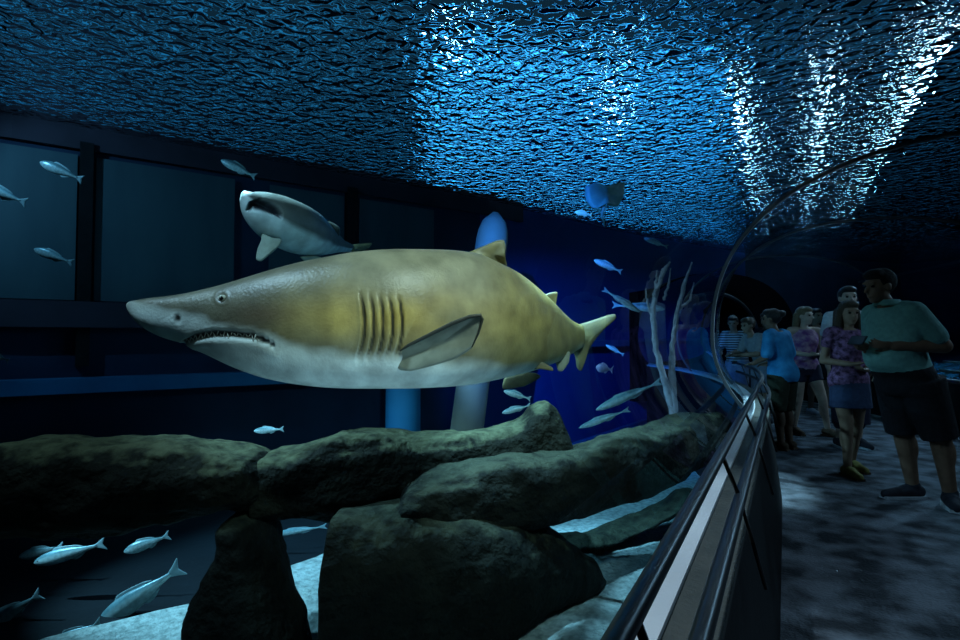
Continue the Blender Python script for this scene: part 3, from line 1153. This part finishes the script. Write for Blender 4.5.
def person(label, loc, face, H, pose, skin, wear, voxel=.009):
    j = dict(BASE); j.update(pose)
    fem, bulk, belly = j['fem'], j['bulk'], j['belly']
    yaw = math.atan2(face.x, -face.y)
    RZ = Matrix.Rotation(yaw, 3, 'Z')
    T = lambda v: RZ @ (Vector(v) * H)
    J = {k: Vector(v) * H for k, v in j.items() if isinstance(v, tuple)}
    U = H
    # ---- local build, then rotate about the origin
    def torso_rings(lo, hi, grow, n=14):
        """rings up the spine, t 0 = crotch .. 1 = neck base"""
        tab_x = [(0, .078), (.12, .098), (.22, .098 if not fem else .102), (.42, .082 if not fem else .072), (.68, .098 if not fem else .088), (.86, .1), (.95, .07), (1, .042)]
        tab_y = [(0, .06), (.12, .068 if not fem else .074), (.22, .066 if not fem else .074), (.42, .06 + belly * .6), (.55, .062 + belly * .5), (.68, .066 + (0.008 if fem else .0)), (.86, .055), (.95, .046), (1, .04)]
        base, nk = J['pelvis'] - Z3 * .06 * U, J['neck']
        up = (nk - J['pelvis']).normalized()
        base = J['pelvis'] - up * .065 * U
        lat_h = (J['hipL'] - J['hipR']).normalized(); lat_s = (J['shL'] - J['shR']).normalized()
        rings = []
        for i in range(n + 1):
            t = lo + (hi - lo) * i / n
            lat = lat_h.lerp(lat_s, t).normalized()
            lat = (lat - up * lat.dot(up)).normalized()
            fw = up.cross(lat).normalized()
            fw = -fw if fw.dot(Vector((0, -1, 0))) < 0 else fw
            c = base.lerp(nk, t) + fw * (belly * .45 * U * math.exp(-((t - .45) / .22) ** 2) + (.012 * U if fem else .004 * U) * math.exp(-((t - .7) / .1) ** 2) - .006 * U * math.exp(-((t - .15) / .15) ** 2))
            rx, ry = lerp_tab(tab_x, t) * U * bulk + grow, lerp_tab(tab_y, t) * U * bulk + grow
            rings.append([c + lat * rx * math.cos(a) + fw * ry * math.sin(a) for a in [2 * math.pi * k / 28 for k in range(28)]])
        return rings

    def limb(bm, pts, rr, grow=0, m=1):
        for (a, b), (ra, rb) in zip(zip(pts, pts[1:]), zip(rr, rr[1:])):
            capsule(bm, a, b, ra * U * m + grow, rb * U * m + grow)

    def partial(a, b, t): return a.lerp(b, t)
    arm_r = (.033, .026, .0175) if not fem else (.027, .022, .0155)
    leg_r = (.056, .035, .021) if not fem else (.058, .034, .02)
    bm = bmesh.new()
    bridge(bm, torso_rings(0, 1, 0))
    capsule(bm, J['neck'] - Z3 * .02 * U, J['head'] - Z3 * .03 * U, .031 * U * (1 if not fem else .85) * bulk ** .5, .03 * U)
    hd = J['headdir'].normalized(); 
    fwd = Vector((hd.x, hd.y, hd.z)).normalized()
    hl = Z3.cross(fwd).normalized(); hu = fwd.cross(hl).normalized()
    hrot = Matrix((hl, -fwd, hu)).transposed()
    hc = J['head']
    HP = lambda x, y, z: hc + (hl * x + fwd * y + hu * z) * U
    ellipsoid(bm, HP(0, -.008, .012), (.046 * U, .058 * U, .056 * U), hrot)
    ellipsoid(bm, HP(0, .014, -.022), (.037 * U, .040 * U, .046 * U), hrot)
    ellipsoid(bm, HP(0, .036, -.055), (.018 * U, .016 * U, .013 * U), hrot, 12)
    capsule(bm, HP(0, .046, .012), HP(0, .063, -.014), .006 * U, .0095 * U, 10)
    ellipsoid(bm, HP(0, .050, -.036), (.016 * U, .008 * U, .007 * U), hrot, 10)
    for sx in (-1, 1):
        ellipsoid(bm, HP(.046 * sx, -.004, -.006), (.007 * U, .013 * U, .018 * U), hrot, 10)
        ellipsoid(bm, HP(.021 * sx, .045, .019), (.015 * U, .008 * U, .006 * U), hrot, 10)
    for s in 'LR':
        limb(bm, [J['sh' + s], J['el' + s], J['wr' + s]], arm_r, 0, bulk)
        capsule(bm, J['sh' + s].lerp(J['neck'], .45) - Z3 * .01 * U, J['sh' + s], .034 * U * bulk, .034 * U * bulk)
        hdv = Vector(j['ha' + s]) if j['ha' + s] else (J['wr' + s] - J['el' + s])
        hand(bm, J['wr' + s], hdv, Vector(j['palm' + s]), .108 * U, 1 if s == 'L' else -1, j['curl'])
        limb(bm, [J['hip' + s], J['kn' + s], J['an' + s]], leg_r, 0, bulk)
        k, a = J['kn' + s], J['an' + s]
        d = (a - k)
        back = Vector((0, 1, 0))
        ellipsoid(bm, k + d * .3 + back * .012 * U, (.030 * U * bulk, .032 * U * bulk, .075 * U), Matrix.Identity(3), 14)
        heel = a + (a - J['toe' + s]) * .22; heel.z = a.z - .02 * U
        capsule(bm, a - Z3 * .012 * U, heel.lerp(a, .3) - Z3 * .01 * U, .021 * U, .021 * U)
        capsule(bm, a.lerp(J['toe' + s], .15) - Z3 * .015 * U, J['toe' + s] - (J['toe' + s] - a) * .12, .022 * U, .0135 * U)
    body = link('person', bm, skin)
    remeshed(body, voxel, 3)
    tag(body, label, 'person')

    def child(name, build, m, vox=voxel, it=2, rem=True):
        bm = bmesh.new(); build(bm)
        o = link(name, bm, m)
        if rem: remeshed(o, vox, it)
        o.parent = body
        return o

    def w_shirt(bm, sleeve=.6, length=.1, grow=.010, neck=.97):
        bridge(bm, torso_rings(length, neck, grow + .004))
        for s in 'LR':
            if sleeve > 0:
                capsule(bm, J['sh' + s].lerp(J['neck'], .4), J['sh' + s], .03 * U * bulk + grow * .6, .032 * U * bulk + grow * .6)
                e = J['sh' + s].lerp(J['el' + s], min(1, sleeve))
                capsule(bm, J['sh' + s], e, arm_r[0] * U * bulk + grow * .8, (arm_r[1] + .003) * U * bulk + grow * 1.3)
                if sleeve > 1: capsule(bm, J['el' + s], J['el' + s].lerp(J['wr' + s], sleeve - 1), arm_r[1] * U + grow, arm_r[2] * U + grow)

    def w_shorts(bm, leng=.9, grow=.014, top=.3):
        bridge(bm, torso_rings(0, top, grow))
        for s in 'LR':
            n = 10; rings = []
            a, b = J['hip' + s], J['kn' + s]
            e = a.lerp(b, leng)
            sd, u = frame(e - a, (0, 1, 0))
            for i in range(n + 1):
                t = i / n
                r = (.062 - .016 * t) * U * bulk + grow
                rings.append([a.lerp(e, t) + r * (math.cos(q) * sd + math.sin(q) * u) for q in [2 * math.pi * k / 20 for k in range(20)]])
            bridge(bm, rings)
            if leng > 1:
                capsule(bm, b, b.lerp(J['an' + s], leng - 1), .045 * U + grow * .5, .032 * U + grow * .5)

    def w_skirt(bm, drop=.2, grow=.012, top=.28):
        bridge(bm, torso_rings(.0, top, grow))
        c = (J['hipL'] + J['hipR']) / 2
        rings = []
        kc = (J['knL'] + J['knR']) / 2
        for i in range(9):
            t = i / 8
            cc = c.lerp(kc, t * drop / .24) + Z3 * .02 * U * (1 - t)
            rings.append([cc + Vector((math.cos(q) * (.105 + .008 * t + .004 * math.sin(6 * q) * t), math.sin(q) * (.078 + .012 * t), 0)) * U for q in [2 * math.pi * k / 36 for k in range(36)]])
        bridge(bm, rings)

    def w_shoe(bm, s, hi=0):
        a, t = J['an' + s], J['toe' + s]
        d = (t - a); d.z = 0; d.normalize()
        capsule(bm, a - Z3 * .016 * U - d * .018 * U, a + d * .035 * U - Z3 * .016 * U, .031 * U, .03 * U)
        capsule(bm, a + d * .02 * U - Z3 * .017 * U, t + d * .004 * U + Z3 * .006 * U, .029 * U, .021 * U)
        if hi: capsule(bm, a - Z3 * .01 * U, a + Z3 * .008 * U, .029 * U, .029 * U)

    def w_sole(bm, s):
        a, t = J['an' + s], J['toe' + s]
        d = (t - a); d.z = 0; d.normalize()
        zb = min(a.z - .045 * U, t.z - .012 * U) + .001
        lat = d.cross(Z3)
        rings = []
        for t_ in range(9):
            f = t_ / 8
            c = a - d * .045 * U + ((t + d * .02 * U) - (a - d * .045 * U)) * f
            wd = (.022 + .014 * math.sin(math.pi * min(1, f * 1.05 + .08))) * U
            c.z = zb
            rings.append([c + lat * wd, c - lat * wd, c - lat * wd + Z3 * .012 * U, c + lat * wd + Z3 * .012 * U])
        bridge(bm, rings)

    def w_hair(bm, style):
        ellipsoid(bm, HP(0, -.016, .018), (.0515 * U, .058 * U, .058 * U), hrot)
        ellipsoid(bm, HP(0, .014, .05), (.043 * U, .04 * U, .026 * U), hrot)
        if style == 'long':
            for sx in (-1, 1):
                capsule(bm, HP(.044 * sx, -.012, .01), HP(.058 * sx, -.0, -.09), .019 * U, .022 * U)
                capsule(bm, HP(.058 * sx, -.0, -.09), HP(.062 * sx, .02, -.165), .022 * U, .012 * U)
            for q in (-.03, 0, .03):
                capsule(bm, HP(q, -.05, .0), HP(q * 1.3, -.06, -.14), .03 * U, .02 * U)
        elif style == 'bun':
            ellipsoid(bm, HP(0, -.075, .03), (.025 * U,) * 3, hrot)
        elif style == 'tail':
            capsule(bm, HP(0, -.06, .02), HP(0, -.085, -.04), .022 * U, .022 * U)
            capsule(bm, HP(0, -.085, -.04), HP(0, -.075, -.12), .022 * U, .008 * U)
        elif style == 'mid':
            for q in (-.035, 0, .035):
                capsule(bm, HP(q, -.04, .0), HP(q * 1.2, -.05, -.085), .03 * U, .022 * U)

    def w_cap(bm):
        ellipsoid(bm, HP(0, -.010, .034), (.055 * U, .066 * U, .044 * U), hrot)
        ellipsoid(bm, HP(0, .062, .036), (.04 * U, .045 * U, .007 * U), hrot)

    for w_ in wear:
        kind, m, *opt = w_
        kw = opt[0] if opt else {}
        if kind == 'shirt': child('shirt', lambda b: w_shirt(b, **kw), m)
        elif kind == 'shorts': child('shorts' if kw.get('leng', .9) <= 1 else 'trousers', lambda b: w_shorts(b, **kw), m)
        elif kind == 'skirt': child('skirt', lambda b: w_skirt(b, **kw), m)
        elif kind == 'shoes':
            for s in 'LR':
                so = child('shoe', lambda b: w_shoe(b, s, kw.get('hi', 0)), m, .007)
                bm = bmesh.new(); w_sole(bm, s)
                bmesh.ops.recalc_face_normals(bm, faces=bm.faces)
                o = link('sole', bm, kw.get('sole', 'sole'), None, False); o.parent = so
        elif kind == 'hair': child('hair', lambda b: w_hair(b, kw.get('style', 'short')), m, .007)
        elif kind == 'cap': child('cap', w_cap, m, .006)
        elif kind == 'collar':
            def coll(bm):
                up = (J['head'] - J['neck']).normalized()
                n0 = J['neck'] - up * .012 * U
                rings = []
                for dz, r in ((.012, .05), (.04, .04), (.042, .044), (.016, .06)):
                    rings.append([n0 + up * dz * U + Vector((math.cos(q) * r, math.sin(q) * r * .95, 0)) * U * bulk ** .5 for q in [2 * math.pi * k / 24 for k in range(24)]])
                bridge(bm, rings, False)
            child('collar', coll, m, rem=False)
    for sx in (-1, 1):
        bm = bmesh.new()
        ellipsoid(bm, HP(.0195 * sx, .0455, .004), (.0085 * U, .006 * U, .0055 * U), hrot, 10)
        o = link('eye', bm, 'pupil'); o.parent = body
    body.location = loc
    body.rotation_euler = (0, 0, yaw)
    return body, (lambda v: Vector(loc) + RZ @ (Vector(v) * H))


def hdir(dx, dy):
    """world direction from image-right / away components"""
    v = RV * dx + Vector((FV.x, FV.y, 0)).normalized() * dy
    return Vector((v.x, v.y, 0)).normalized()


# man in the green polo, in profile, facing the tank
man, mw = person('person in green polo and dark shorts standing in profile, holding a phone', G(908, 503), hdir(-1, -.12), 1.80,
    dict(headdir=(.0, -1, -.16), neck=(0, -.062, .83), head=(0, -.112, .914), bulk=1.15, belly=.06, shL=(.10, -.045, .8), elL=(.132, .05, .662), wrL=(.085, -.125, .662), haL=(-.3, -1, .08), palmL=(-.8, 0, .6),
         shR=(-.10, -.055, .8), elR=(-.125, -.03, .655), wrR=(-.03, -.16, .655), haR=(.3, -1, .08), palmR=(.8, 0, .6), curl=.7,
         hipL=(.055, .02, .52), knL=(.066, .09, .285), anL=(.062, .135, .045), toeL=(.14, .075, .012),
         hipR=(-.055, .01, .52), knR=(-.062, .045, .285), anR=(-.066, .09, .045), toeR=(-.072, -.03, .012)),
    'skindark', [('shirt', 'polo', dict(sleeve=.72, length=.03, grow=.015, neck=1.0)), ('shorts', 'shorts', dict(leng=1.0, grow=.022)), ('collar', 'polo'), ('hair', 'capblack', dict(style='short')), ('shoes', 'sneaker', dict(hi=1))], .008)
bm = bmesh.new()
c = mw((.02, -.235, .685))
dv = man.rotation_euler.to_matrix()
rot = dv @ Matrix.Rotation(R(-35), 3, 'X')
bmesh.ops.create_cube(bm, size=1, matrix=Matrix.Translation(c) @ rot.to_4x4() @ Matrix.Diagonal((.15, .012, .078, 1)))
bmesh.ops.bevel(bm, geom=bm.edges[:], offset=.004, segments=2, affect='EDGES')
tag(link('phone', bm, 'tube', None, False), 'dark phone held up by the person in the green polo', 'phone')

# woman with long hair and denim skirt
person('person with long brown hair, flowered top and short denim skirt walking towards the viewer', G(851, 474), hdir(-.0, -1), 1.60,
    dict(fem=1, headdir=(-.1, -1, -.1), shL=(.1, 0, .808), elL=(.135, .03, .655), wrL=(.05, -.08, .60), haL=(-1, -.5, .1), palmL=(0, 0, 1), elR=(-.135, .02, .65), wrR=(-.06, -.1, .635), haR=(.8, -.6, .1), palmR=(0, 0, 1),
         knR=(-.052, -.05, .285), anR=(-.05, -.05, .045), toeR=(-.055, -.15, .012), knL=(.06, .03, .285), anL=(.07, .1, .048), toeL=(.08, -.0, .012)),
    'skin', [('shirt', 'floral', dict(sleeve=.35, length=.05, grow=.014)), ('skirt', 'denim', dict(drop=.14)), ('hair', 'hairbrown', dict(style='long')), ('shoes', 'yellow', dict(sole='sandal'))], .008)

# walking woman in purple top
person('person in purple and pink sleeveless top and dark shorts walking behind the blue shirt', G(806, 435), hdir(.05, -1), 1.66,
    dict(fem=1, headdir=(.5, -.86, -.05), elL=(.15, .02, .66), wrL=(.06, -.11, .63), haL=(-1, -.3, 0), palmL=(0, 0, 1), elR=(-.15, .03, .65), wrR=(-.04, -.12, .625), haR=(1, -.3, 0), palmR=(0, 0, 1),
         knL=(.085, -.075, .29), anL=(.135, -.06, .05), toeL=(.16, -.15, .014), knR=(-.05, .01, .285), anR=(-.06, .06, .048), toeR=(-.06, -.04, .012)),
    'skinlight', [('shirt', 'purple', dict(sleeve=0, length=.12, grow=.012, neck=.955)), ('shorts', 'navy', dict(leng=.45, grow=.014)), ('hair', 'hairfair', dict(style='mid')), ('shoes', 'sandal', dict(sole='sandal'))], .010)

# person in the blue shirt at the rail, seen from behind
person('person in a bright blue shirt at the handrail with their back turned', G(784, 449), hdir(-.55, .83), 1.60,
    dict(fem=1, bulk=1.1, pelvis=(0, .0, .53), neck=(0, -.045, .83), head=(0, -.075, .918), headdir=(.25, -1, -.1), shL=(.108, -.035, .8), shR=(-.108, -.035, .8), elL=(.15, -.03, .65), elR=(-.15, -.02, .65),
         wrL=(.1, -.15, .60), wrR=(-.1, -.15, .60), haL=(-.3, -1, -.2), haR=(.3, -1, -.2), palmL=(0, 0, -1), palmR=(0, 0, -1)),
    'skindark', [('shirt', 'bluetop', dict(sleeve=.85, length=.0, grow=.018)), ('shorts', 'khaki', dict(leng=1.05, grow=.014)), ('hair', 'hair', dict(style='bun')), ('shoes', 'sandal', dict(sole='sandal'))], .009)

# people further along the rail
person('person in a pale grey shirt bending over the handrail beside the blue shirt', G(763, 424), hdir(-.9, -.1), 1.62,
    dict(bulk=1.0, pelvis=(0, .03, .53), neck=(0, -.09, .80), head=(0, -.13, .885), headdir=(0, -1, -.2), shL=(.108, -.075, .775), shR=(-.108, -.075, .775), elL=(.14, -.13, .63), elR=(-.14, -.13, .63), wrL=(.07, -.24, .62), wrR=(-.07, -.24, .62), haL=(-.5, -1, 0), haR=(.5, -1, 0), palmL=(0, 0, -1), palmR=(0, 0, -1)),
    'skin', [('shirt', 'greytop', dict(sleeve=.7, length=.05, grow=.016)), ('shorts', 'greyjean', dict(leng=1.0)), ('hair', 'hairbrown', dict(style='short')), ('shoes', 'sneaker')], .011)
person('person in a black and white striped top at the handrail, furthest along it', G(738, 413), hdir(-.6, -.5), 1.66,
    dict(headdir=(.3, -1, -.3), neck=(0, -.05, .815), head=(0, -.08, .905), shL=(.106, -.04, .79), shR=(-.106, -.04, .79), elL=(.14, -.08, .64), elR=(-.14, -.08, .64), wrL=(.07, -.2, .62), wrR=(-.07, -.2, .62), palmL=(0, 0, -1), palmR=(0, 0, -1)),
    'skin', [('shirt', 'striped', dict(sleeve=.9, length=.05, grow=.014)), ('shorts', 'greyjean', dict(leng=1.6)), ('hair', 'hair', dict(style='short')), ('shoes', 'sneaker')], .011)
person('person in dark clothes with dark hair standing behind the grey and blue shirts', G(768, 409), hdir(-.8, -.4), 1.70,
    dict(headdir=(0, -1, -.1)), 'skindark', [('shirt', 'darktop', dict(sleeve=.7, length=.05)), ('shorts', 'navy', dict(leng=1.6)), ('hair', 'hair', dict(style='short')), ('shoes', 'sneaker')], .012)
# behind the couple
person('person with dark hair and white shirt seen over the head of the denim skirted one', G(850, 447), hdir(-.15, -1), 1.85,
    dict(bulk=.92, headdir=(-.1, -1, 0)), 'skinlight', [('shirt', 'whitetop', dict(sleeve=.6, length=.04)), ('shorts', 'navy', dict(leng=1.6)), ('collar', 'whitetop'), ('hair', 'hair', dict(style='short')), ('shoes', 'sneaker')], .011)
person('person in dark top and white shoes half hidden behind the sleeveless purple top', G(817, 414), hdir(.1, -1), 1.74,
    dict(headdir=(.2, -1, 0), knL=(.06, -.04, .285), anL=(.05, -.07, .05), toeL=(.05, -.17, .02)), 'skin', [('shirt', 'darktop', dict(sleeve=.6, length=.04)), ('shorts', 'shorts', dict(leng=.85)), ('hair', 'hair', dict(style='short')), ('shoes', 'whitetop')], .012)

# ------------------------------------------------------------------ hall above the water and light
w = bpy.data.worlds.new('world'); scn.world = w; w.use_nodes = True
w.node_tree.nodes['Background'].inputs[0].default_value = (.05, .16, .26, 1)
w.node_tree.nodes['Background'].inputs[1].default_value = .15
# unseen glowing strips added so the ripples pick up blue flecks
def glow_strips(px0, D0, px1, D1, rows, e, col):
    """strip windows, one above the other, in the far wall of the pool hall"""
    a_, b_ = P(px0, 320, D0), P(px1, 320, D1)
    bm = bmesh.new()
    for z, h in rows:
        mx = Matrix.Translation(Vector(((a_.x + b_.x) / 2, (a_.y + b_.y) / 2, z))) @ Matrix.Rotation(math.atan2(b_.y - a_.y, b_.x - a_.x), 4, 'Z') @ Matrix.Diagonal(((b_ - a_).length, .06, h, 1))
        bmesh.ops.create_cube(bm, size=1, matrix=mx)
    return struct(link('window_%d' % glow_strips.n, bm, emit('blue daylight', col, e), None, False))


glow_strips.n = 2
glow_strips(425, 22, 735, 26, [(4.35, .4), (5.3, .4), (6.4, .45), (7.6, .5), (9.0, .5), (10.6, .5)], 5.2, (.11, .45, .70))
glow_strips.n = 3
glow_strips(-700, 16, 410, 22, [(4.9, .25), (5.8, .28), (6.9, .3), (8.2, .34), (9.8, .4), (11.8, .45)], .7, (.08, .42, .62))
glow_strips.n = 4
glow_strips(755, 26, 1300, 24, [(4.9, .25), (6.2, .3), (7.8, .35), (9.6, .4), (12, .5)], .6, (.12, .40, .55))
# tube lamps hanging over the tunnel
for la, y0, y1 in ((-.60, 9, 24), (.62, 9, 28), (1.75, 8.5, 24)):
    bm = bmesh.new()
    tube(bm, [(la, y0, 4.55), (la, y1, 4.55)], .016, 12)
    o = link('tube_lamp', bm, emit('lamp', (.9, .95, 1), 45))
    tag(o, 'white tube lamp glittering through the rippled water above the tunnel', 'lamp', 'tube lamps above the water')

for px, D0, D1, z, lab in ((612, 14.5, 16.5, 6.4, 'short white lamp glinting in a cluster through the ripples above the ray'),
                           (452, 15, 16.5, 8.3, 'short white lamp glinting near the top edge above the bright blue ripples')):
    bm = bmesh.new()
    a_, b_ = P(px, 320, D0), P(px + 6, 320, D1)
    a_.z = b_.z = z
    tube(bm, [a_, b_], .05, 12)
    tag(link('tube_lamp', bm, bpy.data.materials['lamp']), lab, 'lamp', 'tube lamps above the water')


def spot(loc, tgt, e, col, ang=60, size=.08, blend=.6):  # unseen spot, no fixture modelled
    ld = bpy.data.lights.new('floodlight', 'SPOT')
    ld.energy = e; ld.color = col; ld.spot_size = R(ang); ld.spot_blend = blend; ld.shadow_soft_size = size
    o = bpy.data.objects.new('floodlight', ld)
    COL.objects.link(o)
    o.location = loc
    o.rotation_euler = (Vector(tgt) - Vector(loc)).to_track_quat('-Z', 'Y').to_euler()
    return o


spot((.3, 1.0, 3.8), (-1.95, 3.3, 1.55), 820, (1, .9, .68), 50, .15, 1)
spot((-3.6, 1.0, 3.8), (-2.9, 3.6, 1.5), 300, (.8, .93, 1), 75, .15)
spot((-4.8, 3.4, 3.8), (-3.0, 5.2, -.9), 900, (.7, .95, 1), 80, .1)
spot((-2.0, 3.6, 3.8), (-1.35, 4.8, -.9), 1500, (.7, .95, 1), 44, .1)
spot((.8, 5.0, 3.8), (-1.25, 5.3, -.95), 1000, (.75, .96, 1), 32, .05)  # unseen spot added to brighten the sand right of the boulder
spot((1.5, 2.6, 3.8), (1.3, 3.0, 0), 105, (.78, .88, 1), 92, .4, 1)  # unseen overhead spot added to lift the walkway floor
spot((-2.5, 3.0, 3.8), (-3.7, 12.5, -.5), 3400, (.06, .30, 1), 44, .0, .9)  # unseen blue spot added for the glow on the far wall
spot((-6.4, 1.7, .7), (-4.9, 3.4, -.3), 380, (.6, .92, 1), 75, .0)  # unseen low spot added for the fish under the left rock
spot((-.9, 1.3, -.8), (-2.3, 2.9, 1.25), 110, (.8, .97, 1), 46, .0, 1)  # unseen uplight added in place of light bouncing off the sand
spot((-.8, 1.7, 3.8), (-.27, 1.75, .67), 260, (.9, .95, 1), 40, .03)  # unseen spot added to brighten the white ledge trim
spot((-6.9, 1.6, 3.8), (-7.2, 5.2, 1.9), 115, (.45, .8, 1), 100, .0)  # unseen weak spot added to lift the left wall panels
spot((-4.3, .9, 3.8), (-3.9, 2.3, .4), 160, (.85, .95, .95), 62, .05)  # unseen spot added to light the top of the left rock
spot((3.6, 11.0, 3.6), (.8, 7.2, .4), 300, (.8, .88, 1), 90, .2, 1)
spot((4.8, 6.5, 3.7), (1.2, 5.6, .6), 125, (.75, .88, 1), 85, .1)
scn.cycles.caustics_refractive = False
scn.cycles.caustics_reflective = False
